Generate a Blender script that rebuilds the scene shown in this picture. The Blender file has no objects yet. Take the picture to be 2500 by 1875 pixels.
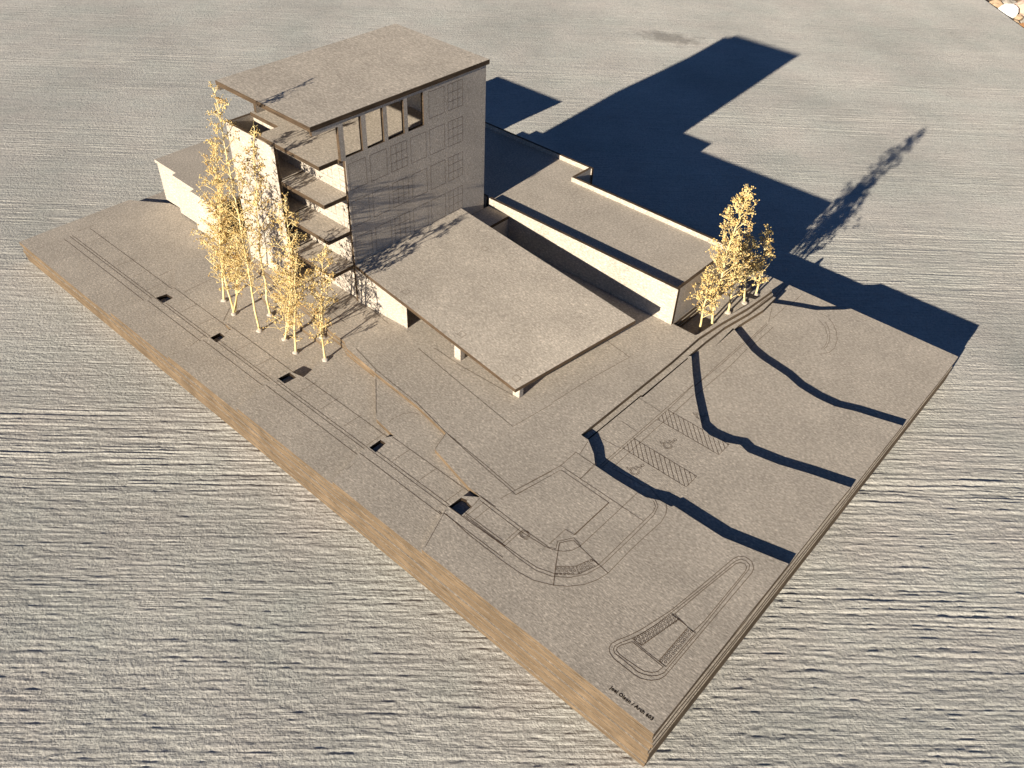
import bpy, bmesh, math, random
from mathutils import Vector, Matrix, noise
from mathutils.geometry import tessellate_polygon

BUMPB = 0.00018
S = bpy.context.scene
COL = S.collection
rad = math.radians
EXPO = 0.97
STAIN = (.077, .826)

# ------------------------------------------------------------------ camera
cam = bpy.data.cameras.new('camera')
camo = bpy.data.objects.new('camera', cam); COL.objects.link(camo)
S.camera = camo
YAW, PIT, ROL = 0.69082, -0.72364, 0.05172
_F = Vector((-math.sin(YAW)*math.cos(PIT), math.cos(YAW)*math.cos(PIT), math.sin(PIT)))
_R = Vector((math.cos(YAW), math.sin(YAW), 0)); _U = _R.cross(_F)
_R2 = _R*math.cos(ROL)+_U*math.sin(ROL); _U2 = _U*math.cos(ROL)-_R*math.sin(ROL)
m = Matrix((( _R2.x,_U2.x,-_F.x,0.67169),(_R2.y,_U2.y,-_F.y,-0.18717),(_R2.z,_U2.z,-_F.z,0.39796),(0,0,0,1)))
camo.matrix_world = m
cam.sensor_width = 36; cam.lens = 36*2083.57/2500
cam.clip_start = 0.01; cam.clip_end = 100
S.render.resolution_x = 1024; S.render.resolution_y = 768

# ------------------------------------------------------------------ light
SX, SY = -0.2587, 3.744                       # sun ray drift per metre of fall
el = math.atan(1/math.hypot(SX, SY))
w = bpy.data.worlds.new('World'); S.world = w; w.use_nodes = True
nt = w.node_tree; bg = nt.nodes['Background']
sky = nt.nodes.new('ShaderNodeTexSky'); sky.sky_type = 'NISHITA'; sky.sun_disc = False
sky.altitude = 8500; sky.dust_density = 0.0; sky.ozone_density = 3.2; sky.sun_elevation = el; sky.sun_rotation = math.atan2(-SX, -SY)
nt.links.new(sky.outputs[0], bg.inputs[0]); bg.inputs[1].default_value = 0.05
sl = bpy.data.lights.new('sun', 'SUN'); sl.energy = 5.0; sl.angle = rad(0.5); sl.color = (1.0, 0.90, 0.75)
so = bpy.data.objects.new('sun', sl); COL.objects.link(so)
so.rotation_euler = Vector((SX, SY, -1)).to_track_quat('-Z', 'Y').to_euler()
so.location = (0.6, -2, 1.5)
S.view_settings.view_transform = 'Standard'; S.view_settings.look = 'None'
S.view_settings.exposure = EXPO
S.view_settings.gamma = 1.0
S.render.engine = 'CYCLES'

# ------------------------------------------------------------------ materials
def mat(name):
    mt = bpy.data.materials.new(name); mt.use_nodes = True
    b = mt.node_tree.nodes['Principled BSDF']
    b.inputs['Specular IOR Level'].default_value = 0.15
    b.inputs['Roughness'].default_value = 0.9
    if 'Diffuse Roughness' in b.inputs: b.inputs['Diffuse Roughness'].default_value = 0.2
    return mt, mt.node_tree, b
def N(nt, typ, **kw):
    n = nt.nodes.new(typ)
    for k, v in kw.items():
        if k.startswith('i_'): n.inputs[k[2:].replace('_', ' ')].default_value = v
        else: setattr(n, k, v)
    return n
def mapping(nt, scale, rot=(0,0,0), src='Object'):
    tc = N(nt, 'ShaderNodeTexCoord'); mp = N(nt, 'ShaderNodeMapping')
    mp.inputs['Rotation'].default_value = rot; mp.inputs['Scale'].default_value = scale
    nt.links.new(tc.outputs[src], mp.inputs[0]); return mp.outputs[0]
def noisef(nt, vec, scale, detail=2, rough=.5):
    n = N(nt, 'ShaderNodeTexNoise', i_Scale=scale, i_Detail=detail, i_Roughness=rough)
    nt.links.new(vec, n.inputs['Vector']); return n.outputs['Fac']
def ramp(nt, fac, stops):
    r = N(nt, 'ShaderNodeValToRGB'); e = r.color_ramp.elements
    while len(e) > 1: e.remove(e[-1])
    e[0].position, e[0].color = stops[0][0], (*stops[0][1], 1)
    for p, c in stops[1:]:
        x = e.new(p); x.color = (*c, 1)
    nt.links.new(fac, r.inputs[0]); return r.outputs[0]
def g(v): return (v, v, v)
def mix(nt, a, b, fac, mode='MULTIPLY'):
    mx = N(nt, 'ShaderNodeMix', data_type='RGBA', blend_type=mode)
    if isinstance(fac, float): mx.inputs[0].default_value = fac
    else: nt.links.new(fac, mx.inputs[0])
    for i, s in ((6, a), (7, b)):
        if isinstance(s, tuple): mx.inputs[i].default_value = (*s, 1)
        else: nt.links.new(s, mx.inputs[i])
    return mx.outputs[2]
def math2(nt, op, a, b=None, c=None):
    n = N(nt, 'ShaderNodeMath', operation=op)
    for i, s in enumerate((a, b, c)):
        if s is None: continue
        if isinstance(s, (int, float)): n.inputs[i].default_value = s
        else: nt.links.new(s, n.inputs[i])
    return n.outputs[0]

def board_material(name, base, burn=0.0):
    """grey chipboard: short pale and dark paper fibres, faint mottling"""
    mt, nt, b = mat(name)
    v1 = mapping(nt, (1, 2.4, 2.4), (0, 0, rad(-6)))
    v2 = mapping(nt, (1, 1, 1))
    fib = noisef(nt, v1, 520, 4, .66)
    fib2 = noisef(nt, v1, 1700, 2, .6)
    mot = noisef(nt, v2, 34, 3, .55)
    c = ramp(nt, fib, [(.30, tuple(x*.60 for x in base)), (.44, tuple(x*.88 for x in base)), (.56, tuple(x*1.08 for x in base)), (.68, tuple(min(1, x*1.6) for x in base))])
    c = mix(nt, c, ramp(nt, mot, [(.3, g(.90)), (.7, g(1.07))]), 1.0)
    sp = N(nt, 'ShaderNodeTexVoronoi', i_Scale=170.0); nt.links.new(v2, sp.inputs['Vector'])
    speck = ramp(nt, sp.outputs['Distance'], [(.0, g(1)), (.055, g(0))])
    c = mix(nt, c, (.30, .23, .17), math2(nt, 'MULTIPLY', speck, .55), 'MIX')
    nt.links.new(c, b.inputs['Base Color'])
    h = math2(nt, 'ADD', math2(nt, 'MULTIPLY', fib, .7), math2(nt, 'MULTIPLY', fib2, .3))
    bp = N(nt, 'ShaderNodeBump', i_Strength=1.0, i_Distance=BUMPB)
    nt.links.new(h, bp.inputs['Height']); nt.links.new(bp.outputs[0], b.inputs['Normal'])
    return mt

M = {}
M['board'] = board_material('grey_chipboard', (.44, .390, .328))

def edge_material(name, base, layers=True):
    """laser cut board edge: browned, with thin lines along the ply"""
    mt, nt, b = mat(name)
    v = mapping(nt, (3, 3, 60)); v2 = mapping(nt, (1, 1, 1))
    n1 = noisef(nt, v, 22, 4, .6); n2 = noisef(nt, v2, 60, 3, .6)
    c = ramp(nt, n1, [(.3, tuple(x*.38 for x in base)), (.44, tuple(x*.85 for x in base)), (.56, base), (.72, tuple(x*1.55 for x in base))])
    c = mix(nt, c, ramp(nt, n2, [(.3, g(.75)), (.7, g(1.2))]), 1.0)
    if layers:                                  # seams between the plies of the board
        s = N(nt, 'ShaderNodeSeparateXYZ'); nt.links.new(v2, s.inputs[0])
        zz = math2(nt, 'ADD', math2(nt, 'MULTIPLY', s.outputs[2], 1/.00107), math2(nt, 'MULTIPLY', noisef(nt, v2, 9, 2, .5), 1.1))
        fr = math2(nt, 'ABSOLUTE', math2(nt, 'SUBTRACT', math2(nt, 'FRACT', zz), .5))
        c = mix(nt, c, ramp(nt, math2(nt, 'ADD', fr, math2(nt, 'MULTIPLY', n1, .10)), [(.07, g(.42)), (.13, g(1))]), 1.0)
    nt.links.new(c, b.inputs['Base Color'])
    bp = N(nt, 'ShaderNodeBump', i_Strength=.35, i_Distance=.0002)
    nt.links.new(n1, bp.inputs['Height']); nt.links.new(bp.outputs[0], b.inputs['Normal'])
    return mt
M['edge'] = edge_material('browned_board_edge', (.085, .058, .036), False)
M['tanedge'] = edge_material('tan_board_edge', (.165, .118, .074))
def plain(name, col, rough=.9):
    mt, nt, b = mat(name); b.inputs['Base Color'].default_value = (*col, 1); b.inputs['Roughness'].default_value = rough
    return mt
M['burn'] = plain('engraved_burn', (.12, .080, .050))
M['char_shade'] = plain('charred_and_well_shade', (.03, .02, .013))  # burnt lettering; on tree well walls this dark is painted-in shade
M['glue'] = plain('dried_glue', (.47, .42, .36), .5)
def straw():
    mt, nt, b = mat('dry_straw')
    n = noisef(nt, mapping(nt, (1,1,1)), 140, 3, .6)
    nt.links.new(ramp(nt, n, [(.3, (.60, .44, .18)), (.55, (.78, .64, .34)), (.7, (.85, .74, .46))]), b.inputs['Base Color'])
    b.inputs['Subsurface Weight'].default_value = 0.0
    return mt
M['straw'] = straw()
def seed():
    mt, nt, b = mat('dry_seed')
    n = noisef(nt, mapping(nt, (1,1,1)), 230, 3, .6)
    nt.links.new(ramp(nt, n, [(.36, (.38, .22, .08)), (.5, (.68, .50, .20)), (.68, (.80, .66, .34))]), b.inputs['Base Color'])
    return mt
M['seed'] = seed()

def concrete():
    mt, nt, b = mat('broomed_concrete')
    ang = rad(-41.8)
    tc = N(nt, 'ShaderNodeTexCoord')
    mp = N(nt, 'ShaderNodeMapping', vector_type='POINT'); mp.inputs['Rotation'].default_value = (0, 0, ang)
    nt.links.new(tc.outputs['Object'], mp.inputs[0]); base = mp.outputs[0]
    # slow wobble so that the broom lines waver
    wob = noisef(nt, base, 3.0, 2, .5)
    sep = N(nt, 'ShaderNodeSeparateXYZ'); nt.links.new(base, sep.inputs[0])
    vv = math2(nt, 'ADD', sep.outputs[1], math2(nt, 'MULTIPLY', wob, .022))
    def strc(su, sv):
        c = N(nt, 'ShaderNodeCombineXYZ')
        nt.links.new(math2(nt, 'MULTIPLY', sep.outputs[0], su), c.inputs[0]); nt.links.new(math2(nt, 'MULTIPLY', vv, sv), c.inputs[1])
        return c.outputs[0]
    fine = noisef(nt, strc(26, 1300), 1.0, 3, .6)
    mid = noisef(nt, strc(3.0, 120), 1.0, 2, .5)
    band = noisef(nt, strc(.6, 22), 1.0, 2, .5)
    grit = noisef(nt, base, 640, 4, .7)
    lump = noisef(nt, base, 420, 3, .6)
    bandf = ramp(nt, band, [(.35, g(.25)), (.62, g(1.0))])
    h = math2(nt, 'ADD', math2(nt, 'MULTIPLY', grit, .7), math2(nt, 'MULTIPLY', lump, .35))
    h = math2(nt, 'ADD', h, math2(nt, 'MULTIPLY', math2(nt, 'MULTIPLY', fine, bandf), .6))
    bp = N(nt, 'ShaderNodeBump', i_Strength=1.0, i_Distance=.0010)
    nt.links.new(h, bp.inputs['Height']); nt.links.new(bp.outputs[0], b.inputs['Normal'])
    patch = noisef(nt, base, 6.0, 4, .6); tint = noisef(nt, base, 14.0, 3, .6)
    c = ramp(nt, patch, [(.28, (.41, .405, .37)), (.5, (.51, .495, .45)), (.72, (.60, .58, .525))])
    c = mix(nt, c, ramp(nt, tint, [(.3, (.97, 1.0, 1.0)), (.5, g(1)), (.72, (1.02, .99, .99))]), 1.0)
    c = mix(nt, c, ramp(nt, grit, [(.3, g(.72)), (.5, g(1)), (.7, g(1.2))]), 1.0)
    c = mix(nt, c, ramp(nt, fine, [(.3, g(.85)), (.7, g(1.12))]), 1.0)
    # oval damp-looking stain with its own outline, and a rusty patch
    def blot(cx, cy, rx, ry, rot, col, c, k):
        mp2 = N(nt, 'ShaderNodeMapping', vector_type='TEXTURE'); mp2.inputs['Location'].default_value = (cx, cy, 0)
        mp2.inputs['Rotation'].default_value = (0, 0, rad(rot)); mp2.inputs['Scale'].default_value = (rx, ry, 1)
        nt.links.new(tc.outputs['Object'], mp2.inputs[0])
        ln = N(nt, 'ShaderNodeVectorMath', operation='LENGTH'); nt.links.new(mp2.outputs[0], ln.inputs[0])
        d = math2(nt, 'ADD', ln.outputs['Value'], math2(nt, 'MULTIPLY', math2(nt, 'SUBTRACT', noisef(nt, base, 45, 4, .7), .5), 2.2))
        return mix(nt, c, col, math2(nt, 'MULTIPLY', ramp(nt, d, [(.45, g(1)), (1.05, g(0))]), k), 'MIX')
    c = blot(STAIN[0], STAIN[1], .045, .028, 20, (.20, .185, .165), c, .65)
    c = blot(.60, .95, .10, .05, 40, (.42, .33, .24), c, .30)
    nt.links.new(c, b.inputs['Base Color'])
    return mt

LEVELS = [0.0327, 0.0295, 0.0263, 0.0231, 0.0199, 0.0167, 0.0135]
PLATES = [
 [[0.61,0],[0.61,0.1259],[0.574,0.1171],[0.5552,0.1173],[0.5422,0.1175],[0.5415,0.1159],[0.5343,0.1153],[0.5269,0.1117],[0.5202,0.1114],[0.5064,0.1109],[0.4913,0.1114],[0.4847,0.1186],[0.4752,0.1255],[0.4694,0.1257],[0.4706,0.2236],[0.4698,0.2595],[0.4725,0.287],[0.4768,0.315],[0.479,0.347],[0.4772,0.349],[0.4745,0.316],[0.47,0.288],[0.4675,0.2625],[0.4666,0.2595],[0.448,0.2595],[0.448,0.3827],[0.165,0.3827],[0.165,0.1],[0.2079,0.0968],[0.2366,0.0932],[0.255,0.0909],[0.2816,0.0857],[0.2974,0.085],[0.3043,0.0814],[0.3396,0.0776],[0.3786,0.075],[0.4091,0.0701],[0.414,0.056],[0.4489,0.0483],[0.459,0.0473],[0.4505,0.0407],[0.4503,0.03],[0.4511,0.0269],[0.4613,0.0]],
 [[0.61,0],[0.61,0.2039],[0.5866,0.1972],[0.5688,0.191],[0.5502,0.1872],[0.544,0.1895],[0.5359,0.185],[0.5258,0.1837],[0.519,0.1857],[0.5098,0.1963],[0.4996,0.2083],[0.4854,0.2273],[0.4752,0.2418],[0.4738,0.2395],[0.4738,0.262],[0.4748,0.287],[0.479,0.315],[0.4805,0.3475],[0.478,0.3505],[0.4765,0.349],[0.474,0.316],[0.4695,0.288],[0.4671,0.2625],[0.4662,0.26],[0.4484,0.26],[0.4484,0.3827],[0.164,0.3827],[0.164,0.099],[0.21,0.096],[0.2366,0.0926],[0.255,0.0903],[0.2816,0.0851],[0.2974,0.0842],[0.3043,0.0808],[0.335,0.0785],[0.335,0.0785],[0.3673,0.0514],[0.3859,0.0489],[0.3818,0.042],[0.3815,0.0318],[0.381,0.0268],[0.388,0.0]],
 [[0.61,0],[0.61,0.2809],[0.5949,0.2762],[0.5823,0.2726],[0.5702,0.2674],[0.5578,0.2666],[0.5438,0.2683],[0.5322,0.2728],[0.5217,0.2747],[0.5117,0.2764],[0.5015,0.2798],[0.4782,0.2939],[0.48,0.262],[0.4795,0.3],[0.483,0.33],[0.482,0.3505],[0.476,0.349],[0.4735,0.316],[0.469,0.288],[0.4667,0.2625],[0.4658,0.2605],[0.4488,0.2605],[0.4488,0.3827],[0.14,0.3827],[0.14,0.102],[0.215,0.08],[0.285,0.078],[0.299,0.056],[0.301,0.047],[0.2893,0.0445],[0.2892,0.0345],[0.288,0.026],[0.295,0.0]],
 [[0.61,0],[0.61,0.3827],[0.529,0.3827],[0.525,0.3771],[0.5103,0.3619],[0.4956,0.3546],[0.4782,0.3446],[0.4647,0.3397],[0.4584,0.3363],[0.46,0.356],[0.4492,0.356],[0.4492,0.3827],[0.13,0.3827],[0.13,0.1],[0.195,0.074],[0.203,0.0583],[0.2129,0.047],[0.2217,0.0459],[0.2182,0.039],[0.218,0.03],[0.216,0.0]],
 [[0.61,0],[0.61,0.3827],[0.12,0.3827],[0.12,0.103],[0.126,0.09],[0.1182,0.0688],[0.1271,0.0604],[0.146,0.048],[0.146,0.041],[0.1462,0.0305],[0.144,0.025],[0.14,0.0]],
 [[0.61,0],[0.61,0.3827],[0.1,0.3827],[0.1,0.118],[0.045,0.118],[0.0293,0.116],[0.0046,0.0977],[0.0,0.0945],[0,0]],
 [[0.61,0],[0.61,0.3827],[0,0.3827],[0,0]]]
LINES = [
 ('curb_line',1,[[0.02,0.0262],[0.496,0.025]]),
 ('curb_line',1,[[0.02,0.0312],[0.492,0.0312]]),
 ('curb_line',1,[[0.02,0.0333],[0.4885,0.0333]]),
 ('sidewalk_line',1,[[0.02,0.0485],[0.3,0.0475],[0.47,0.048]]),
 ('joint_line',0.9,[[0.0847,0.0369],[0.0859,0.0509]]),
 ('joint_line',0.9,[[0.1066,0.0367],[0.1072,0.0505]]),
 ('joint_line',0.9,[[0.1298,0.0348],[0.1298,0.0483]]),
 ('joint_line',0.9,[[0.1752,0.0342],[0.1749,0.0482]]),
 ('joint_line',0.9,[[0.1971,0.0343],[0.1977,0.0487]]),
 ('joint_line',0.9,[[0.2437,0.0338],[0.2436,0.0475]]),
 ('joint_line',0.9,[[0.2665,0.0341],[0.2667,0.0471]]),
 ('joint_line',0.9,[[0.3104,0.0358],[0.3107,0.0497]]),
 ('joint_line',0.9,[[0.3329,0.0355],[0.3331,0.0499]]),
 ('joint_line',0.9,[[0.355,0.0349],[0.3552,0.0496]]),
 ('joint_line',0.9,[[0.3776,0.0343],[0.3777,0.0488]]),
 ('joint_line',0.9,[[0.4008,0.0338],[0.4012,0.048]]),
 ('joint_line',0.9,[[0.4229,0.033],[0.4235,0.0475]]),
 ('joint_line',0.9,[[0.4452,0.0328],[0.4458,0.0473]]),
 ('joint_line',0.9,[[0.4618,0.0307],[0.4593,0.0469]]),
 ('joint_line',0.9,[[0.4628,0.0322],[0.4631,0.0463]]),
 ('joint_line',0.9,[[0.4676,0.0321],[0.4679,0.0466]]),
 ('joint_line',0.9,[[0.1193,0.0508],[0.1189,0.0634]]),
 ('joint_line',0.9,[[0.1554,0.05],[0.1552,0.0779]]),
 ('joint_line',0.9,[[0.217,0.003],[0.2098,0.0322]]),
 ('joint_line',0.9,[[0.4615,0.002],[0.4516,0.0274]]),
 ('joint_line',0.9,[[0.017,0.0396],[0.0174,0.0547]]),
 ('joint_line',0.9,[[0.0391,0.0391],[0.0396,0.0522]]),
 ('joint_line',0.9,[[0.2228,0.0382],[0.2205,0.0472]]),
 ('joint_line',0.9,[[0.1957,0.0621],[0.2055,0.0499]]),
 ('joint_line',0.9,[[0.3353,0.0795],[0.365,0.0533]]),
 ('joint_line',0.9,[[0.414,0.056],[0.4095,0.0697]]),
 ('paving_line',1,[[0.3384,0.1146],[0.3843,0.1086],[0.4346,0.1023],[0.4392,0.1347]]),
 ('paving_line',1,[[0.4385,0.1364],[0.442,0.1723],[0.4474,0.2073],[0.4252,0.2108]]),
 ('paving_line',1,[[0.3465,0.1225],[0.3718,0.1215],[0.4161,0.1237]]),
 ('paving_line',1,[[0.3087,0.0856],[0.3356,0.08],[0.3769,0.0766],[0.4087,0.0705],[0.4455,0.0672],[0.4699,0.0645],[0.4755,0.0901]]),
 ('paving_line',1,[[0.4108,0.0701],[0.4472,0.0653],[0.4722,0.0625],[0.4776,0.0882]]),
 ('paving_line',1,[[0.468,0.0545],[0.4699,0.0649],[0.4766,0.0975],[0.4763,0.1125]]),
 ('paving_line',1,[[0.4674,0.063],[0.4725,0.0624],[0.4788,0.0948],[0.5142,0.094]]),
 ('deep_paving_line',2.2,[[0.5142,0.094],[0.5142,0.0628]]),
 ('paving_line',1,[[0.5142,0.0628],[0.5083,0.0625],[0.5082,0.0488]]),
 ('paving_line',1,[[0.4787,0.1135],[0.4761,0.1238]]),
 ('paving_line',1,[[0.4767,0.0973],[0.5216,0.0968],[0.536,0.0965]]),
 ('paving_line',1,[[0.4765,0.112],[0.4912,0.1115],[0.4913,0.0974]]),
 ('paving_line',1,[[0.5216,0.111],[0.5216,0.0968],[0.5212,0.0583]]),
 ('paving_line',0.6,[[0.3868,0.0112],[0.3857,0.02]]),
 ('paving_line',0.8,[[0.2217,0.1042],[0.2662,0.105],[0.266,0.1257]]),
 ('paving_line',0.8,[[0.2369,0.1043],[0.2825,0.0987]]),
 ('paving_line',0.9,[[0.2366,0.1252],[0.2866,0.1215],[0.3052,0.1188]]),
 ('paving_line',0.8,[[0.3748,0.0549],[0.3745,0.0595],[0.3758,0.0664],[0.3792,0.0709],[0.3834,0.0725]]),
 ('curb_line',1,[[0.4471,0.0261],[0.4733,0.0237],[0.4971,0.0233],[0.5084,0.0238],[0.5169,0.0251],[0.5265,0.0298],[0.5325,0.0345],[0.5377,0.0408],[0.5409,0.0476],[0.5426,0.0553],[0.5424,0.0752],[0.543,0.0913],[0.5436,0.103],[0.5423,0.1093],[0.5401,0.1137],[0.5345,0.1187]]),
 ('curb_line',1,[[0.4506,0.0302],[0.4911,0.0309],[0.5027,0.0303],[0.514,0.0307],[0.5222,0.0334],[0.5296,0.0392],[0.5347,0.0468],[0.5374,0.0566],[0.5379,0.0803],[0.5379,0.1038],[0.536,0.111],[0.5319,0.1138],[0.5255,0.1161]]),
 ('curb_line',1,[[0.4479,0.0324],[0.4894,0.0317],[0.5022,0.0318],[0.5133,0.0325],[0.5227,0.0359],[0.5317,0.044],[0.5357,0.0555],[0.5359,0.0655],[0.5363,0.1055],[0.5349,0.11],[0.5319,0.1124],[0.5277,0.1155]]),
 ('curb_line',1,[[0.4594,0.0476],[0.4893,0.0467],[0.5093,0.0469],[0.5129,0.0485],[0.5103,0.0532],[0.5153,0.0609],[0.5214,0.0594]]),
 ('curb_line',1,[[0.4605,0.0454],[0.4902,0.0445],[0.5075,0.0458],[0.5119,0.047],[0.5166,0.0499],[0.5197,0.0538],[0.5214,0.0594]]),
 ('paving_line',1.3,[[0.5117,0.053],[0.52,0.0397],[0.5266,0.0299]]),
 ('paving_line',1.2,[[0.5117,0.053],[0.516,0.0595],[0.5427,0.0551]]),
 ('paving_line',1.1,[[0.52,0.0397],[0.5276,0.0471],[0.5309,0.0564],[0.5359,0.0558]]),
 ('paving_line',1.1,[[0.5276,0.0471],[0.5319,0.0444]]),
 ('paving_line',1,[[0.4897,0.0461],[0.4898,0.0315]]),
 ('paving_line',1,[[0.4916,0.0461],[0.4917,0.0313]]),
 ('island_kerb_line',1.1,[[0.5691,0.0204],[0.5685,0.0229],[0.5694,0.0264],[0.5721,0.0321],[0.5746,0.0393],[0.5764,0.0465],[0.5793,0.0586],[0.5826,0.0826],[0.5859,0.1085],[0.5873,0.112],[0.5904,0.114],[0.5941,0.1136],[0.597,0.1107],[0.5978,0.1071],[0.5975,0.0655],[0.5973,0.0267],[0.5963,0.0233],[0.5937,0.0201],[0.5897,0.0177],[0.586,0.0172],[0.5743,0.0174],[0.5713,0.0183],[0.5691,0.0204]]),
 ('island_kerb_line',1.1,[[0.5711,0.0212],[0.5705,0.0232],[0.5713,0.0261],[0.5743,0.0325],[0.5765,0.0391],[0.5785,0.0472],[0.5803,0.0584],[0.5839,0.082],[0.5874,0.1074],[0.5889,0.1107],[0.5916,0.1119],[0.5944,0.1108],[0.5955,0.1081],[0.5961,0.0664],[0.596,0.0275],[0.5947,0.0245],[0.5924,0.022],[0.5895,0.0204],[0.5869,0.0195],[0.5749,0.02],[0.5726,0.02],[0.5711,0.0212]]),
 ('island_kerb_line',1.1,[[0.5723,0.0218],[0.5718,0.0236],[0.5725,0.0256],[0.5753,0.0308],[0.594,0.0298],[0.5934,0.0259],[0.5914,0.0235],[0.5885,0.0218],[0.5851,0.0214],[0.575,0.021],[0.5723,0.0218]]),
 ('island_kerb_line',1.1,[[0.5818,0.0581],[0.5849,0.0817],[0.5885,0.1062],[0.5899,0.109],[0.5921,0.1096],[0.594,0.1085],[0.5947,0.1058],[0.595,0.0654],[0.5941,0.0558],[0.5818,0.0581]]),
 ('island_kerb_line',1,[[0.5757,0.0315],[0.5941,0.0308]]),
 ('island_kerb_line',1,[[0.5806,0.0573],[0.5952,0.056]]),
 ('island_kerb_line',1.2,[[0.5806,0.0573],[0.585,0.057],[0.5799,0.0323],[0.5744,0.0324]]),
 ('island_kerb_line',1.2,[[0.5909,0.0563],[0.5954,0.0561],[0.5949,0.0309],[0.5907,0.0311],[0.5909,0.0563]]),
 ('parking_line',1,[[0.4918,0.1161],[0.4921,0.1526],[0.4923,0.1876],[0.4926,0.2168],[0.4921,0.2522],[0.4922,0.2831],[0.4915,0.3209]]),
 ('parking_line',1,[[0.4936,0.1154],[0.4935,0.1522],[0.494,0.188],[0.4926,0.2213],[0.4935,0.2526],[0.4934,0.2838],[0.4927,0.3209]]),
 ('parking_line',1,[[0.5205,0.1208],[0.4983,0.1192],[0.498,0.1385],[0.4982,0.1843],[0.4981,0.2194],[0.4988,0.2576],[0.4971,0.2945],[0.4973,0.3208]]),
 ('parking_line',0.7,[[0.4731,0.181],[0.491,0.1801]]),
 ('parking_line',0.7,[[0.4768,0.1346],[0.4927,0.1359]]),
 ('parking_line',0.7,[[0.4783,0.1556],[0.4917,0.1547]]),
 ('parking_line',1,[[0.49,0.1144],[0.4915,0.0981]]),
 ('parking_line',0.9,[[0.5223,0.1225],[0.5339,0.1182],[0.5388,0.1149]]),
 ('parking_line',0.9,[[0.4845,0.3416],[0.492,0.3226]]),
 ('parking_line',0.8,[[0.4915,0.3774],[0.4918,0.351],[0.4917,0.3291]]),
 ('parking_line',1,[[0.4767,0.3813],[0.4799,0.3437],[0.4788,0.3207]]),
 ('parking_line',0.8,[[0.474,0.3809],[0.4791,0.3399],[0.479,0.3179]]),
 ('parking_line',0.8,[[0.5174,0.3522],[0.5212,0.35],[0.5258,0.3463],[0.531,0.3388],[0.5343,0.3308],[0.5353,0.3247],[0.5346,0.3206]]),
 ('parking_line',0.8,[[0.522,0.3531],[0.5269,0.3486],[0.532,0.3409],[0.5352,0.3327],[0.5366,0.3253],[0.5362,0.3217]]),
 ('parking_line',0.8,[[0.5153,0.361],[0.5215,0.3598],[0.5276,0.3551],[0.534,0.3475],[0.5384,0.3393],[0.5413,0.3288],[0.5407,0.3213],[0.536,0.3145]])]
M['concrete'] = concrete()
def gravelm(name, c1, c2):
    mt, nt, b = mat(name)
    n = noisef(nt, mapping(nt, (1,1,1)), 60, 4, .65)
    nt.links.new(ramp(nt, n, [(.3, c1), (.7, c2)]), b.inputs['Base Color'])
    bp = N(nt, 'ShaderNodeBump', i_Strength=.8, i_Distance=.002); nt.links.new(n, bp.inputs['Height']); nt.links.new(bp.outputs[0], b.inputs['Normal'])
    return mt
M['soil'] = gravelm('dry_soil', (.12, .08, .05), (.30, .22, .15))
M['rock_tan'] = gravelm('tan_rock', (.34, .24, .15), (.52, .40, .28))
M['rock_rust'] = gravelm('rust_rock', (.25, .12, .05), (.45, .26, .13))
M['rock_grey'] = gravelm('grey_rock', (.22, .20, .17), (.42, .38, .33))
M['rock_white'] = gravelm('white_rock', (.72, .70, .64), (.82, .80, .74))
M['rock_pink'] = gravelm('pink_rock', (.50, .34, .26), (.66, .48, .38))

# ------------------------------------------------------------------ helpers
def link(name, me, mats=(), parent=None):
    o = bpy.data.objects.new(name, me); COL.objects.link(o)
    for mm in mats: me.materials.append(mm)
    if parent is not None:
        o.parent = parent
        o.location = -Vector(parent.location) if parent.type == 'EMPTY' and parent.parent is None else (0, 0, 0)
    return o
def thing(name, label, cat, loc=(0, 0, 0), group=None):
    o = bpy.data.objects.new(name, None); COL.objects.link(o); o.location = loc
    o.empty_display_size = .01
    o['label'] = label; o['category'] = cat
    if group: o['group'] = group
    return o
def tag(o, label, cat, group=None, kind=None):
    if label: o['label'] = label
    if cat: o['category'] = cat
    if group: o['group'] = group
    if kind: o['kind'] = kind
    return o
def child(name, me, mats, parent, kind=None, label=None):
    o = link(name, me, mats, parent)
    if kind: o['kind'] = kind
    if label: o['label'] = label
    return o
AX = {'z': (lambda a, b, c: (a, b, c)), 'x': (lambda a, b, c: (c, a, b)), 'y': (lambda a, b, c: (a, c, b))}
def prism(loops, ax, lo, hi, hole_mat=1):
    """extrude an outline (plus holes) along an axis; caps get material 0, cut edges material 1"""
    f = AX[ax]; vs = []; fs = []; mi = []
    flat = [p for l in loops for p in l]
    tris = tessellate_polygon([[Vector((p[0], p[1], 0)) for p in l] for l in loops])
    n = len(flat)
    vs = [f(p[0], p[1], lo) for p in flat]+[f(p[0], p[1], hi) for p in flat]
    for t in tris:
        fs.append(tuple(t)); mi.append(0); fs.append(tuple(n+i for i in reversed(t))); mi.append(0)
    k = 0
    for l in loops:
        m_ = len(l)
        for i in range(m_):
            j = (i+1) % m_
            fs.append((k+i, k+j, n+k+j, n+k+i)); mi.append(1 if k == 0 else hole_mat)
        k += m_
    me = bpy.data.meshes.new('m'); me.from_pydata(vs, [], fs)
    bm = bmesh.new(); bm.from_mesh(me); bmesh.ops.recalc_face_normals(bm, faces=bm.faces); 
    bm.to_mesh(me); bm.free()
    for p, q in zip(me.polygons, mi): p.material_index = q
    return me
def rect(a, b, c, d): return [(a, b), (c, b), (c, d), (a, d)]
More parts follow.
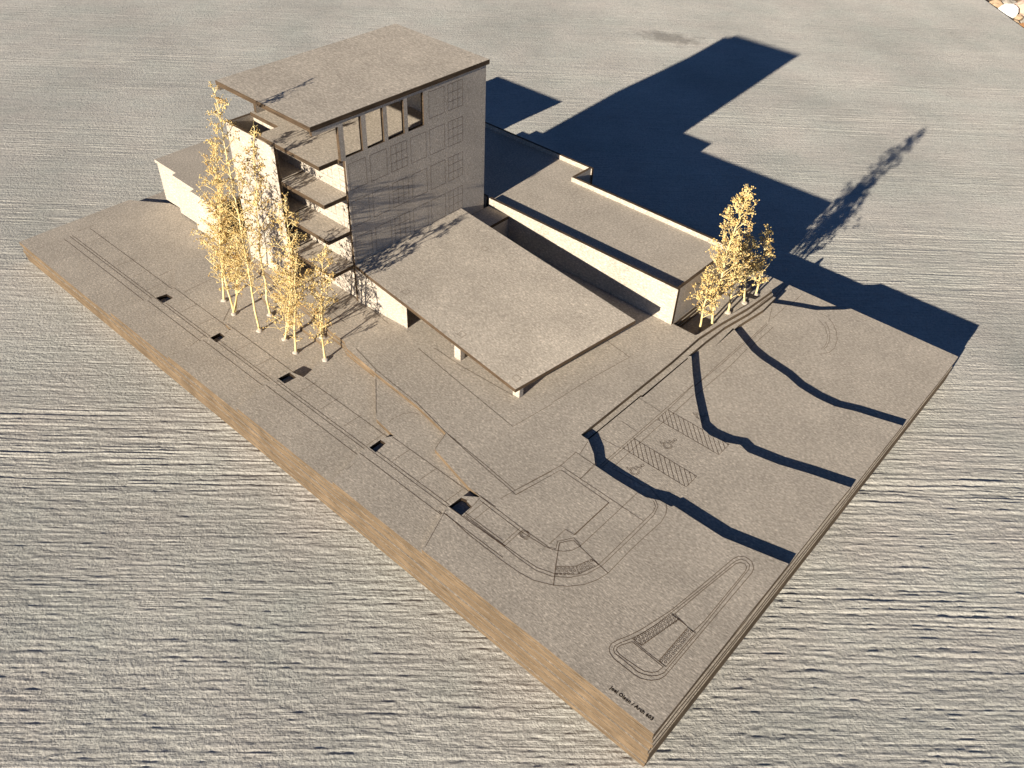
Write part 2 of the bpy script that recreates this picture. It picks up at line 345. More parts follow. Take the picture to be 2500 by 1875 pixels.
def boxm(x0, y0, z0, x1, y1, z1, thin=None):
    """cardboard piece; its two broad faces are board, the rest cut edge"""
    d = {'x': x1-x0, 'y': y1-y0, 'z': z1-z0}; a = thin or min(d, key=d.get)
    if a == 'x': return prism([rect(y0, z0, y1, z1)], 'x', x0, x1)
    if a == 'y': return prism([rect(x0, z0, x1, z1)], 'y', y0, y1)
    return prism([rect(x0, y0, x1, y1)], 'z', z0, z1)
BE = (M['board'], M['edge'])
def bevel(o, w=.00018):
    md = o.modifiers.new('worn_edge', 'BEVEL'); md.width = w; md.segments = 1; md.limit_method = 'ANGLE'; md.angle_limit = rad(50)
    return o

def inside(poly, x, y):
    c = False; j = len(poly)-1
    for i in range(len(poly)):
        xi, yi = poly[i]; xj, yj = poly[j]
        if (yi > y) != (yj > y) and x < (xj-xi)*(y-yi)/(yj-yi)+xi: c = not c
        j = i
    return c
def level(x, y):
    for i, p in enumerate(PLATES):
        if inside(p, x, y): return i
    return 6
HOLES = [[(.1470,.0318),(.1565,.0318),(.1560,.0405),(.1485,.0400)],
         [(.2190,.0306),(.2268,.0306),(.2250,.0385),(.2190,.0385)],
         [(.2902,.0348),(.2975,.0348),(.2978,.0436),(.2906,.0436)],
         [(.3826,.0322),(.3885,.0322),(.3870,.0414),(.3825,.0412)],
         [(.4510,.0304),(.4605,.0304),(.4603,.0392),(.4558,.0398),(.4550,.0408),(.4514,.0398)]]
SLOT = [(.4728,.1285),(.4736,.1285),(.4742,.1830),(.4754,.1835),(.4752,.2380),(.4744,.2380),(.4742,.1850),(.4733,.1840)]

# ------------------------------------------------------------------ ground
import numpy as np
GA = rad(41.8)
def vnoise(x, y, seed):
    T = np.random.RandomState(seed).rand(509, 499)
    xi = np.floor(x).astype(np.int64); yi = np.floor(y).astype(np.int64)
    fx = x-xi; fy = y-yi; fx = fx*fx*(3-2*fx); fy = fy*fy*(3-2*fy)
    a = T[xi % 509, yi % 499]; b = T[(xi+1) % 509, yi % 499]; c = T[xi % 509, (yi+1) % 499]; d = T[(xi+1) % 509, (yi+1) % 499]
    return (a*(1-fx)+b*fx)*(1-fy)+(c*(1-fx)+d*fx)*fy
def sstep(x, a, b):
    t = np.clip((x-a)/(b-a), 0, 1); return t*t*(3-2*t)
Z0 = -.0006
U0, U1, V0, V1 = -.45, 1.11, -.56, .84
def height(u, v):
    """broomed concrete relief: parallel ridges in bands, crumbly grit between them"""
    vw = v+.010*vnoise(u*2.2, v*2.0, 1)+.0012*vnoise(u*26, v*60, 2)
    g1 = vnoise(u*13, vw*800, 3); g2 = vnoise(u*60, vw*1000, 4); g3 = vnoise(u*5, vw*330, 5)
    amp = .40+.60*sstep(vnoise(u*.9, v*26, 6), .30, .70); amp2 = .75+.25*vnoise(u*3, v*9, 7)
    cr = vnoise(u*330+7, v*800, 8)
    rough = 1-sstep(v, -.36, .20)
    far = 1-.70*sstep(v, .30, .72)
    z = ((g1-.5)*1.0+(g2-.5)*.75+(g3-.5)*.36)*amp*amp2+(cr-.5)*(.20+.45*rough)+.45
    return RELIEF*z*far*(.85+.45*rough)
RELIEF = .00064
def slab():
    a = Vector((.318, 1.332)); d = Vector((.083, -.087)).normalized(); nrm = Vector((d.y, -d.x))*-1
    if nrm.dot(Vector((.5, .2))-a) > 0: nrm = -nrm
    back = -nrm
    # relief patch
    vs, fs = [], []; off = 0
    vr = np.concatenate([np.arange(V0, -.10, .00052), np.arange(-.10, .25, .0007), np.arange(.25, V1, .0011), [V1]])
    def strip(vv, ul, ur, du):
        nonlocal off
        us = np.linspace(ul, ur, int((ur-ul)/du)+1); U, Vv = np.meshgrid(us, vv)
        z = height(U, Vv)
        e = np.minimum(np.minimum(U-ul0, ur0-U), np.minimum(Vv-V0, V1-Vv)); f = sstep(e, 0, .02)
        z = Z0+(z-.45*RELIEF)*f
        x = U*math.cos(GA)-Vv*math.sin(GA); y = U*math.sin(GA)+Vv*math.cos(GA)
        vs.append(np.stack([x, y, z], -1).reshape(-1, 3)); r, c = U.shape
        idx = (np.arange(r-1)[:, None]*c+np.arange(c-1)[None, :]).reshape(-1)+off
        fs.append(np.stack([idx, idx+1, idx+c+1, idx+c], -1)); off += r*c
    ul0, ur0 = U0, U1
    i1 = len(np.arange(V0, -.10, .00052)); i2 = i1+len(np.arange(-.10, .25, .0007))
    strip(vr[:i1+1], U0, -.05, .05); strip(vr[:i1+1], -.05, .90, .0024); strip(vr[:i1+1], .90, U1, .05)
    strip(vr[i1:i2+1], U0, -.25, .05); strip(vr[i1:i2+1], -.25, 1.05, .0032); strip(vr[i1:i2+1], 1.05, U1, .05)
    strip(vr[i2:], U0, U1, .0050)
    vs = np.concatenate(vs); fs = np.concatenate(fs)
    # surrounding plain slab ring
    def w(u, v): return (u*math.cos(GA)-v*math.sin(GA), u*math.sin(GA)+v*math.cos(GA))
    p1 = a-d*9; p2 = a+d*9; q1 = p1+back*9; q2 = p2+back*9
    # keep the relief patch on the slab side of the pavement edge
    n = len(vs); top = []
    loops = [[tuple(p1), tuple(p2), tuple(q2), tuple(q1)], [w(U0, V0), w(U0, V1), w(U1S, V1), w(U1S, V0)]]
    me = bpy.data.meshes.new('m'); me.vertices.add(n); me.vertices.foreach_set('co', vs.astype(np.float32).reshape(-1))
    me.loops.add(len(fs)*4); me.loops.foreach_set('vertex_index', fs.astype(np.int32).reshape(-1))
    me.polygons.add(len(fs)); me.polygons.foreach_set('loop_start', np.arange(len(fs), dtype=np.int32)*4)
    me.polygons.foreach_set('loop_total', np.full(len(fs), 4, dtype=np.int32))
    me.update(calc_edges=True); me.polygons.foreach_set('use_smooth', np.ones(len(fs), dtype=bool))
    bm = bmesh.new(); bm.from_mesh(me)
    ring = prism([loops[0], loops[1]], 'z', -.10, Z0)
    bm.from_mesh(ring); bm.to_mesh(me); bm.free()
    o = link('concrete_pavement', me, (M['concrete'], M['concrete'])); tag(o, None, None, kind='structure')
    g1 = p1+nrm*.004; g2 = p2+nrm*.004
    me = prism([[tuple(g1), tuple(g2), tuple(g2+nrm*5), tuple(g1+nrm*5)]], 'z', -.10, -.012)
    o = link('gravel_bed', me, (M['soil'], M['soil'])); tag(o, None, None, kind='structure')
    return a, d, nrm
U1S = U1
EA, ED, EN = slab()
rnd = random.Random(4)
def rock(r, sx, sy, sz, seed):
    bm = bmesh.new(); bmesh.ops.create_icosphere(bm, subdivisions=3, radius=1)
    off = Vector((seed*3.1, seed*1.7, seed))
    for v in bm.verts:
        d = v.co.normalized(); k = 1+.38*noise.noise(d*1.3+off)+.12*noise.noise(d*3.5+off)
        v.co = Vector((d.x*sx, d.y*sy, d.z*sz))*k*r
    # flat broken facets
    rr = random.Random(seed)
    for _ in range(6):
        n = Vector((rr.uniform(-1,1), rr.uniform(-1,1), rr.uniform(-.2,1))).normalized(); h = r*rr.uniform(.55,.8)
        for v in bm.verts:
            t = v.co.dot(n)-h
            if t > 0: v.co -= n*t
    me = bpy.data.meshes.new('m'); bm.to_mesh(me); bm.free(); return me
ROCKS = [((.355,1.322),.0165,(1,.8,.7),'rock_white','large white stone at the pavement edge'),
         ((.392,1.268),.0125,(1.1,.8,.6),'rock_rust','rust brown stone lying against the pavement edge'),
         ((.372,1.356),.020,(1.1,.9,.6),'rock_pink','pale pink stone behind the white one'),
         ((.333,1.345),.012,(1.2,.8,.6),'rock_tan','tan stone between the frame edge and the white stone'),
         ((.394,1.300),.012,(1,.9,.7),'rock_grey','grey stone between the rust stone and the pink one'),
         ((.342,1.370),.012,(1,.9,.6),'rock_grey','small grey stone far along the pavement edge'),
         ((.380,1.284),.008,(1,.9,.7),'rock_tan','small tan stone right of the white stone')]
for i, (p, r, s, mm, lb) in enumerate(ROCKS):
    # keep each stone on the bed, clear of the slab
    dd = (Vector(p)-EA).dot(EN); q = Vector(p)+EN*max(0, r*1.02+.004-dd)
    o = link('stone', rock(r, *s, 11+i), (M[mm],)); o.location = (q.x, q.y, -.012+r*s[2]*.55)
    o.rotation_euler = (0, 0, i*1.1); tag(o, lb, 'stone')
def gravel():
    bm = bmesh.new(); rr = random.Random(8)
    for i in range(520):
        t = rr.uniform(-.05, .9); s = rr.uniform(.006, .30)
        p = EA+ED*(t-.35)+EN*s; r = rr.uniform(.003, .0075)
        mt = Matrix.Translation((p.x, p.y, -.012+r*.3)) @ Matrix.Rotation(rr.uniform(0, 6), 4, 'Z') @ Matrix.Diagonal((r*rr.uniform(.8, 1.4), r, r*.7, 1))
        res = bmesh.ops.create_icosphere(bm, subdivisions=1, radius=1)
        for v in res['verts']: v.co *= rr.uniform(.8, 1.15)
        bmesh.ops.transform(bm, matrix=mt, verts=res['verts'])
        k = rr.choice((0, 0, 1, 2))
        for v in res['verts']:
            for f in v.link_faces: f.material_index = k
    me = bpy.data.meshes.new('m'); bm.to_mesh(me); bm.free()
    o = link('gravel', me, (M['rock_tan'], M['rock_grey'], M['rock_rust'])); tag(o, 'loose tan and grey gravel beyond the pavement edge', 'gravel', kind='stuff')
gravel()

# ------------------------------------------------------------------ site board
site = thing('model_base', 'stepped chipboard base of the architectural model, stacked contour boards engraved with a site plan', 'model base', (.305, .191, 0))
L, W = .61, .3827
rnd = random.Random(2)
zb = [0, .0034, .0068, .0102, .01345]
for i in range(4):
    j = [rnd.uniform(-.0005, .0005) for _ in range(4)]
    rnd.random(); bm_ = [( .0016-.0004*i+j[0], j[1]), (L+j[2], j[3]), (L+j[2], W+j[0]), (.0016-.0004*i+j[0], W)]
    bevel(child('base_board', prism([bm_], 'z', zb[i], zb[i+1]-.00028), (M['board'], M['tanedge']), site))
def dense(poly, step=.02):
    out = []
    for i, a in enumerate(poly):
        b = poly[(i+1) % len(poly)]; n = max(1, int(math.dist(a, b)/step))
        for k in range(n): out.append((a[0]+(b[0]-a[0])*k/n, a[1]+(b[1]-a[1])*k/n))
    return out
for i in range(6, -1, -1):
    if i == 6: continue
    j = [rnd.uniform(-.0008, .0007) for _ in range(2)]; sd = i*7.3
    pl = []
    for x, y in dense(PLATES[i]):
        jx = jy = 0
        if y < .0003: jy = j[0]+.00035*noise.noise(Vector((x*30, sd, 0)))
        if x > L-.0003: jx = j[1]+.00035*noise.noise(Vector((y*30, sd, 5)))
        pl.append((x+jx, y+jy))
    hs = [h for h in HOLES if level(*h[2]) == i]
    if i == 1: hs.append(SLOT)
    # tessellate: outline wound one way, holes the other
    o = child('contour_board', prism([pl]+[list(reversed(h)) for h in hs], 'z', LEVELS[i+1]+.00028, LEVELS[i], 2), (M['board'], M['tanedge'], M['char_shade']), site)  # near-black hole sides: the wells' shade is put into the colour
    o['level'] = i
def ribbons(polys, width, zf, lift=.00007, step=.002):
    """engraved lines as thin burnt strips lying in the board surface, following its levels"""
    vs = []; fs = []
    for poly in polys:
        pts = []
        for a, b in zip(poly, poly[1:]):
            n = max(1, int(math.dist(a, b)/step))
            for k in range(n): pts.append((a[0]+(b[0]-a[0])*k/n, a[1]+(b[1]-a[1])*k/n))
        pts.append(tuple(poly[-1]))
        prev = None
        for k, p in enumerate(pts):
            a = pts[max(0, k-1)]; b = pts[min(len(pts)-1, k+1)]
            d = Vector((b[0]-a[0], b[1]-a[1]));
            if d.length < 1e-9: continue
            d.normalize(); nn = Vector((-d.y, d.x))*width/2*(1+.18*noise.noise(Vector((p[0]*400, p[1]*400, 0))))
            z = zf(p[0], p[1])
            if z is None: prev = None; continue
            vs.append((p[0]+nn.x, p[1]+nn.y, z+lift)); vs.append((p[0]-nn.x, p[1]-nn.y, z+lift))
            i = len(vs)-2
            if prev is not None and abs(prev-z) < 1e-6: fs.append((i-2, i-1, i+1, i))
            prev = z
    me = bpy.data.meshes.new('m'); me.from_pydata(vs, [], fs); return me
def zsite(x, y):
    for h in HOLES:
        if inside(h, x, y): return None
    return LEVELS[level(x, y)]
LW = .00028
for nm, wd, pts in LINES:
    me = ribbons([pts], LW*wd, zsite)
    if len(me.polygons): child(nm, me, (M['burn'],), site)
# tactile paving: rows of small rings inside each strip
def inq(q, x, y): return inside(q, x, y)
TACT = [[(.5203,.0394),(.5277,.0469),(.5317,.0446),(.5229,.0357)],[(.5279,.0473),(.5309,.0562),(.5358,.0556),(.5319,.0447)],
        [(.5744,.0324),(.5806,.0573),(.585,.057),(.5799,.0323)],[(.5907,.0311),(.5909,.0563),(.5954,.0561),(.5949,.0309)]]
for q in TACT:
    rings = []
    ux = Vector((q[1][0]-q[0][0], q[1][1]-q[0][1])); LN = ux.length; ux.normalize()
    vx = Vector((q[3][0]-q[0][0], q[3][1]-q[0][1])); WN = vx.length; vx.normalize()
    r = .00062; s = .00205; row = 0; b = s*.45
    while b < WN:
        a = s*(.4+.5*(row % 2))
        while a < LN:
            p = Vector(q[0])+ux*a+vx*b
            if inside(q, p.x, p.y): rings.append([(p.x+r*math.cos(t*PI2/8), p.y+r*math.sin(t*PI2/8)) for t in range(9)] if 0 else [(p.x+r*math.cos(t*math.pi/4), p.y+r*math.sin(t*math.pi/4)) for t in range(9)])
            a += s
        b += s*.85; row += 1
    child('tactile_paving', ribbons(rings, .00024, zsite), (M['burn'],), site)
# hatched bays
def hatch(x0, y0, x1, y1, ang, step):
    out = [[(x0, y0), (x1, y0), (x1, y1), (x0, y1)]]
    d = Vector((1, -1)).normalized(); polys = [[(x0, y0), (x1, y0), (x1, y1)], [(x0, y1), (x1, y1)]]
    t = x0+.0015
    while t < x1+(y1-y0):
        pts = []
        # line x + (y-y1) ... runs from upper edge (t - h, y1) to lower edge (t, y0)
        a = (t-(y1-y0), y1); b = (t, y0)
        ax_, ay = a; bx, by = b
        if ax_ < x0: ay -= (x0-ax_); ax_ = x0
        if bx > x1: by += (bx-x1); bx = x1
        if ax_ < bx: polys.append([(ax_, ay), (bx, by)])
        t += step
    return polys
child('hatched_bay', ribbons(hatch(.4928, .1370, .5385, .1485, 0, .0036), LW, zsite), (M['burn'],), site)
child('hatched_bay', ribbons(hatch(.4939, .1729, .5387, .1847, 0, .0036), LW, zsite), (M['burn'],), site)
def wheel(cx, cy):
    """outlined wheelchair symbol, upright along the depth of the board, feet to the left"""
    s = .0027; P = []
    def T(u, v): return (cx+u*s, cy+v*s)
    def arc(u, v, r, a0, a1, n=14): return [T(u+r*math.cos(rad(a0+(a1-a0)*i/n)), v+r*math.sin(rad(a0+(a1-a0)*i/n))) for i in range(n+1)]
    P.append(arc(0, 0, 1.0, -215, 60)); P.append(arc(0, 0, .72, -200, 50))
    P.append([T(.35, 2.25), T(.05, 2.2), T(-.1, .95), T(-1.05, .85), T(-1.45, -.15), T(-1.95, .0)])
    P.append([T(.35, 2.2), T(.38, 1.2), T(.3, .65), T(-.8, .6), T(-1.25, -.45), T(-1.95, -.3), T(-1.95, 0)])
    P.append([T(.35, 1.75), T(-.75, 1.6), T(-.75, 1.35), T(.05, 1.4)])
    P.append(arc(.2, 2.72, .36, 0, 360, 12))
    return P
for c in ((.5095, .1262), (.5118, .1578), (.5122, .1940)):
    child('wheelchair_symbol', ribbons(wheel(*c), .00024, zsite), (M['burn'],), site)
def circ(cx, cy, r, n=20, a0=0, a1=360): return [(cx+r*math.cos(rad(a0+(a1-a0)*i/n)), cy+r*math.sin(rad(a0+(a1-a0)*i/n))) for i in range(n+1)]
child('round_planter_outline', ribbons([circ(.4946, .0446, .0026), circ(.4946, .0446, .0018), circ(.4946, .0446, .0033, 6, -60, -20), circ(.4946, .0446, .0033, 6, 190, 230)], .0003, zsite), (M['burn'],), site)
# lettering
def lettering(txt, x, y, size, ang, z, parent):
    cu = bpy.data.curves.new('t', 'FONT'); cu.body = txt; cu.size = size; cu.resolution_u = 2
    cu.space_character = 1.06; cu.offset = size*.045
    o = bpy.data.objects.new('t', cu); COL.objects.link(o)
    dg = bpy.context.evaluated_depsgraph_get(); dg.update()
    me = bpy.data.meshes.new_from_object(o.evaluated_get(dg)); bpy.data.objects.remove(o)
    xs = [v.co.x for v in me.vertices]; k = .0238/(max(xs)-min(xs))
    me.transform(Matrix.Translation((x, y, z)) @ Matrix.Rotation(ang, 4, 'Z') @ Matrix.Scale(k, 4))
    me.materials.clear()
    return child('engraved_lettering', me, (M['char_shade'],), parent)
lettering('Joel Olson / Arch 603', .5819, .0037, .0026, rad(1.1), LEVELS[0]+.00008, site)

# ------------------------------------------------------------------ engraved window outlines
def frame_mesh(w, h, cols, rows, lw=.00023):
    """outline w x h in a local (u, v) plane, optional glazing bars; lies in x = 0 (u -> y, v -> z)"""
    vs = []; fs = []
    def strip(u0, v0, u1, v1):
        i = len(vs); vs.extend([(0, u0, v0), (0, u1, v0), (0, u1, v1), (0, u0, v1)]); fs.append((i, i+1, i+2, i+3))
    e = lw
    strip(0, 0, w, e); strip(0, h-e, w, h); strip(0, e, e, h-e); strip(w-e, e, w, h-e)
    for c in range(1, cols): u = w*c/cols; strip(u-e/2, e, u+e/2, h-e)
    for r in range(1, rows):
        v = h*r/rows
        for c in range(cols):
            a = w*c/cols+e/2; b = w*(c+1)/cols-e/2; strip(a if c else e, v-e/2, b if c < cols-1 else w-e, v+e/2)
    me = bpy.data.meshes.new('m'); me.from_pydata(vs, [], fs); me.materials.append(M['burn']); return me
def sub(name, me, parent, loc, rz=0):
    o = bpy.data.objects.new(name, me); COL.objects.link(o); o.parent = parent
    o.location = loc; o.rotation_euler = (0, 0, rz); return o

# ------------------------------------------------------------------ tower
G0 = LEVELS[0]
tw = thing('tower_building', 'five storey chipboard model tower with overhanging flat roof and engraved windows', 'model building', (.22, .18, G0))
XF = .2708; TH = .0025; YB = .2516; ZU = .1694
op = []
for k in range(4):
    y0 = .1222+.0178*k+(.0004 if k else 0); op.append(rect(y0, .1446, y0+.0142, .1675))
wall = [(.1212, G0), (YB, G0), (YB, ZU), (.0985, ZU), (.0985, .1662), (.1180, .1662), (.1180, .1433), (.1212, .1425)]
fac = bevel(child('facade_wall', prism([wall]+[list(reversed(h)) for h in op], 'x', XF-TH, XF), BE, tw))
plain_w = frame_mesh(.0146, .0187, 1, 1); grid_w = frame_mesh(.0146, .0187, 3, 3)
pb = -Vector(tw.location)
for r, z in enumerate((.1474, .1208, .0938, .0668, .0398)):
    for k in range(6):
        y = .1231+.0180*k
        if r == 0 and k < 4: continue
        if r == 4 and k < 6: continue
        sub('engraved_window', grid_w if (k in (2, 5)) else plain_w, fac, (XF+.00006, y, z))
XL = .1675
child('side_wall', prism([[(.1060, G0), (YB-TH, G0), (YB-TH, .1403), (.1060, .1403)]], 'x', XL, XL+TH), BE, tw)
child('side_wall', prism([[(.1225, .1434), (YB-TH, .1434), (YB-TH, ZU), (.0985, ZU), (.0985, .1662), (.1225, .1662)]], 'x', .1745, .1770), BE, tw)
child('rear_wall', boxm(XL, YB-TH, G0, XF-TH-.0001, YB-.0001, ZU, 'y'), BE, tw)
fw = child('balcony_wall', boxm(XL+TH+.0001, .1237, G0, XF-TH-.0001, .1261, .1402, 'y'), BE, tw)
gw = frame_mesh(.0190, .0125, 4, 2, .00022); dw = frame_mesh(.0062, .0165, 1, 4, .00022)
for zt in (.1163, .0893, .0623, G0):
    sub('engraved_window', gw, fw, (.2335, .12364, zt+.0062), rad(-90)); fw.children[-1].scale = (1, 1, 1)
    sub('engraved_door', dw, fw, (.2600, .12364, zt+.0002), rad(-90))
for o in fw.children: o.rotation_euler = (0, 0, rad(-90)); o.location.x = o.location.x
shaft = child('stair_panel', boxm(XL-.0001, .1035, G0, .2202, .1059, .1402, 'y'), BE, tw)
bevel(shaft)
SB = .003
terr = [(.2035, .1035), (.2668, .1035), (.2668, .1185), (.2681, .1185), (.2681, .2489), (.1771, .2489), (.1720, .2489), (.1720, .1205), (.2035, .1205)]
bevel(child('terrace_floor', prism([terr], 'z', .1403, .1433), BE, tw))
def rounded(x0, y0, x1, y1, r=.0018):
    return [(x0, y1), (x0, y0+r), (x0+r*.3, y0+r*.3), (x0+r, y0), (x1, y0), (x1, y1)]
for z in (.1163, .0893, .0623):
    bevel(child('balcony_floor', prism([rounded(.2218, .1037, .2672, .12365)], 'z', z-SB, z), BE, tw))
    child('landing_floor', prism([rect(XL+TH+.0002, .1064, .2205, .12365)], 'z', z-SB, z-.0001), BE, tw)
bevel(child('roof', prism([rect(.1750, .0972, .2713, .2546)], 'z', ZU, .1727), BE, tw))
child('interior_wall', boxm(.2000, .2050, .1434, XF-TH-.0002, .2072, ZU-.0001, 'y'), BE, tw)

# ------------------------------------------------------------------ canopy
cn = thing('canopy_building', 'long sloping chipboard canopy roof on small posts beside the tower', 'model canopy', (.34, .17, G0))
def interp(tab, x):
    for (a, p), (b, q) in zip(tab, tab[1:]):
        if x <= b: return p+(q-p)*(x-a)/(b-a)
    return tab[-1][1]
TL = [(.2709,.0650),(.285,.0624),(.32,.0576),(.366,.0508),(.4203,.0426)]
TR = [(.2709,.0664),(.4395,.0526)]
def canopy_z(x, y):
    v = min(1, max(0, (y-.1208)/.105)); u = (x-.2709)/((.4203-.2709)*(1-v)+(.4395-.2709)*v)
    u = min(1, max(0, u)); s = u*u*(3-2*u)*.25+u*.75
    return interp(TL, .2709+u*(.4203-.2709))*(1-v)+interp(TR, .2709+u*(.4395-.2709))*v
def canopy_mesh():
    nu, nv = 24, 10; vs = []; fs = []; mi = []
    for lay in (0, 1):
        for i in range(nu+1):
            for j in range(nv+1):
                u = i/nu; v = j/nv
                xe = .4203*(1-v)+.4395*v; ye = .1206+(.2265-.1206)*v
                x = .2709+(xe-.2709)*u; y = ye if u < 0 else (.1208+(.2262-.1208)*v)*(1-u)+(.1205+(.2205-.1205)*v)*u
                z = interp(TL, .2709+u*(.4203-.2709))*(1-v)+interp(TR, .2709+u*(.4395-.2709))*v
                vs.append((x, y, z-(.0028 if lay else 0)))
    K = (nu+1)*(nv+1); I = lambda l, i, j: l*K+i*(nv+1)+j
    for i in range(nu):
        for j in range(nv):
            fs.append((I(0,i,j), I(0,i+1,j), I(0,i+1,j+1), I(0,i,j+1))); mi.append(0)
            fs.append((I(1,i,j+1), I(1,i+1,j+1), I(1,i+1,j), I(1,i,j))); mi.append(0)
    o_ = len(vs); vs += list(vs); I0 = I; I = lambda l, i, j: o_+I0(l, i, j)
    for i in range(nu):
        fs.append((I(0,i,0), I(1,i,0), I(1,i+1,0), I(0,i+1,0))); fs.append((I(0,i+1,nv), I(1,i+1,nv), I(1,i,nv), I(0,i,nv))); mi += [1, 1]
    for j in range(nv):
        fs.append((I(0,nu,j), I(1,nu,j), I(1,nu,j+1), I(0,nu,j+1))); fs.append((I(0,0,j+1), I(1,0,j+1), I(1,0,j), I(0,0,j))); mi += [1, 1]
    me = bpy.data.meshes.new('m'); me.from_pydata(vs, [], fs)
    for p, q in zip(me.polygons, mi): p.material_index = q; p.use_smooth = (q == 0)
    return me
child('roof', canopy_mesh(), BE, cn)
PB = -Vector(cn.location)
def wallpoly(p, q, t, zf0, z0, side=1):
    d = Vector((q[0]-p[0], q[1]-p[1])).normalized(); n = Vector((-d.y, d.x))*t*side
    vs = []
    for (x, y) in (p, q, (q[0]+n.x, q[1]+n.y), (p[0]+n.x, p[1]+n.y)): vs.append((x, y, z0)); vs.append((x, y, zf0(x, y)))
    fs = [(0,2,3,1), (2,4,5,3), (4,6,7,5), (6,0,1,7), (1,3,5,7), (0,6,4,2)]
    me = bpy.data.meshes.new('m'); me.from_pydata(vs, [], fs)
    bm = bmesh.new(); bm.from_mesh(me); bmesh.ops.recalc_face_normals(bm, faces=bm.faces); bm.to_mesh(me); bm.free()
    for i, q_ in enumerate((0, 1, 0, 1, 1, 1)): me.polygons[i].material_index = q_
    return me
under = lambda x, y: canopy_z(x, y)-.0029
child('wall', wallpoly((.2709, .1218), (.3177, .1246), .0024, under, G0+.0001), BE, cn)
child('wall', wallpoly((.2709, .2240), (.3140, .2180), .0024, under, G0+.0001, -1), BE, cn)
for (x, y) in ((.3657, .1246), (.4180, .1240), (.3657, .2045), (.4180, .2045)):
    h = under(x, y)
    me = boxm(x-.0028, y-.0000, G0+.0001, x+.0028, y+.0042, h-.0002 if h > G0 else h, 'y')
    bevel(child('post', me, (M['board'], M['board']), cn), .0003)
def marks():
    out = []
    for x, y in ((.313,.1292),(.3657,.1290),(.4150,.1275),(.317,.2030),(.371,.2010),(.4270,.1985)):
        s = .0021; out.append([(x-s,y-s),(x+s,y-s),(x+s,y+s),(x-s,y+s),(x-s,y-s)])
    return out
for q in marks():
    vs = []; fs = []
    me = ribbons([q], .0002, lambda x, y: 0.0, .00012, .0005)
    for v in me.vertices: v.co.z = canopy_z(v.co.x, v.co.y)+.00010
    child('engraved_post_mark', me, (M['burn'],), cn)

# ------------------------------------------------------------------ connector
ct = thing('link_building', 'small flat roofed chipboard box between the tower and the long wing', 'model building', (.282, .242, G0))
child('roof', boxm(.2711, .2272, .0537, .2925, .2570, .0562, 'z'), BE, ct)
child('wall', boxm(.2899, .2272, G0+.0001, .29245, .2569, .0536, 'x'), BE, ct)

# ------------------------------------------------------------------ long rear wing
wg = thing('long_wing_building', 'long low chipboard wing with raised parapet and flat roof behind the canopy', 'model building', (.36, .30, G0))
ZP = .0631; RZ = .0592
bevel(child('front_wall', boxm(.2711, .2573, LEVELS[0]+.0001, .4478, .2597, ZP, 'y'), BE, wg))
child('end_wall', boxm(.4454, .2598, .0232, .44785, .3308, ZP, 'x'), BE, wg)
bevel(child('rear_wall', boxm(.2952, .3309, .0232, .44785, .3333, ZP, 'y'), BE, wg))
child('jog_wall', boxm(.2952, .3334, .0232, .2976, .3543, ZP, 'x'), BE, wg)
bevel(child('outer_rear_wall', boxm(.1700, .3544, .0232, .2986, .3568, ZP, 'y'), BE, wg))
child('roof', prism([[(.1702, .2600), (.4452, .2600), (.4452, .3308), (.2950, .3308), (.2950, .3542), (.1702, .3542)]], 'z', RZ-.0025, RZ), BE, wg)
child('front_wall', boxm(.1700, .2573, .0328, .2683, .2597, ZP, 'y'), BE, wg)

# ------------------------------------------------------------------ low left wing
lw = thing('left_wing_building', 'low chipboard wing with three staggered cream front walls left of the tower', 'model building', (.07, .2, LEVELS[5]))
zr = .0545
roofp = [(.0207, .1162), (.0534, .1158), (.0542, .1119), (.0864, .1112), (.0874, .1073), (.1194, .1071), (.1194, .3560), (.0207, .3560)]
child('front_wall', boxm(.0222, .1172, .0174, .0538, .1192, .0519, 'y'), (M['board'], M['edge']), lw)
child('front_wall', boxm(.0518, .1130, .0180, .0856, .1150, .0519, 'y'), (M['board'], M['edge']), lw)
child('front_wall', boxm(.0836, .1085, .0180, .1182, .1105, .0519, 'y'), (M['board'], M['edge']), lw)
child('roof', prism([roofp], 'z', .0520, zr), (M['board'], M['board']), lw)
child('rear_wall', boxm(.0226, .3535, .0136, .1143, .3558, .0519, 'y'), BE, lw)
child('side_wall', boxm(.0226, .1194, .0136, .0250, .3534, .0519, 'x'), BE, lw)

# ------------------------------------------------------------------ dry plant sprigs used as trees
def tube(vs, fs, pts, r0, r1, n=4):
    base = None; m_ = len(pts)
    for i, p in enumerate(pts):
        a = pts[max(0, i-1)]; b = pts[min(m_-1, i+1)]; d = (b-a).normalized()
        s = d.cross(Vector((.3, .8, .5))).normalized(); t = d.cross(s)
        r = r0+(r1-r0)*i/(m_-1); k = len(vs)
        for q in range(n):
            an = 2*math.pi*q/n; vs.append(p+s*math.cos(an)*r+t*math.sin(an)*r)
        if i:
            for q in range(n): fs.append((k-n+q, k-n+(q+1) % n, k+(q+1) % n, k+q))
    k = len(vs); fs.append(tuple(k-n+q for q in range(n)))
def star(vs, fs, c, r, rr):
    """knobbly seed head: a little lump with short points"""
    k = len(vs); rot = Matrix.Rotation(rr.uniform(0, 6), 3, Vector((rr.uniform(-1,1), rr.uniform(-1,1), 1)).normalized())
    P = [Vector(p) for p in ((1,0,0),(-1,0,0),(0,1,0),(0,-1,0),(0,0,1),(0,0,-1))]
    for p in P: vs.append(c+rot @ p*r*rr.uniform(.75, 1.5))
    for f in ((0,2,4),(2,1,4),(1,3,4),(3,0,4),(2,0,5),(1,2,5),(3,1,5),(0,3,5)): fs.append(tuple(k+i for i in f))
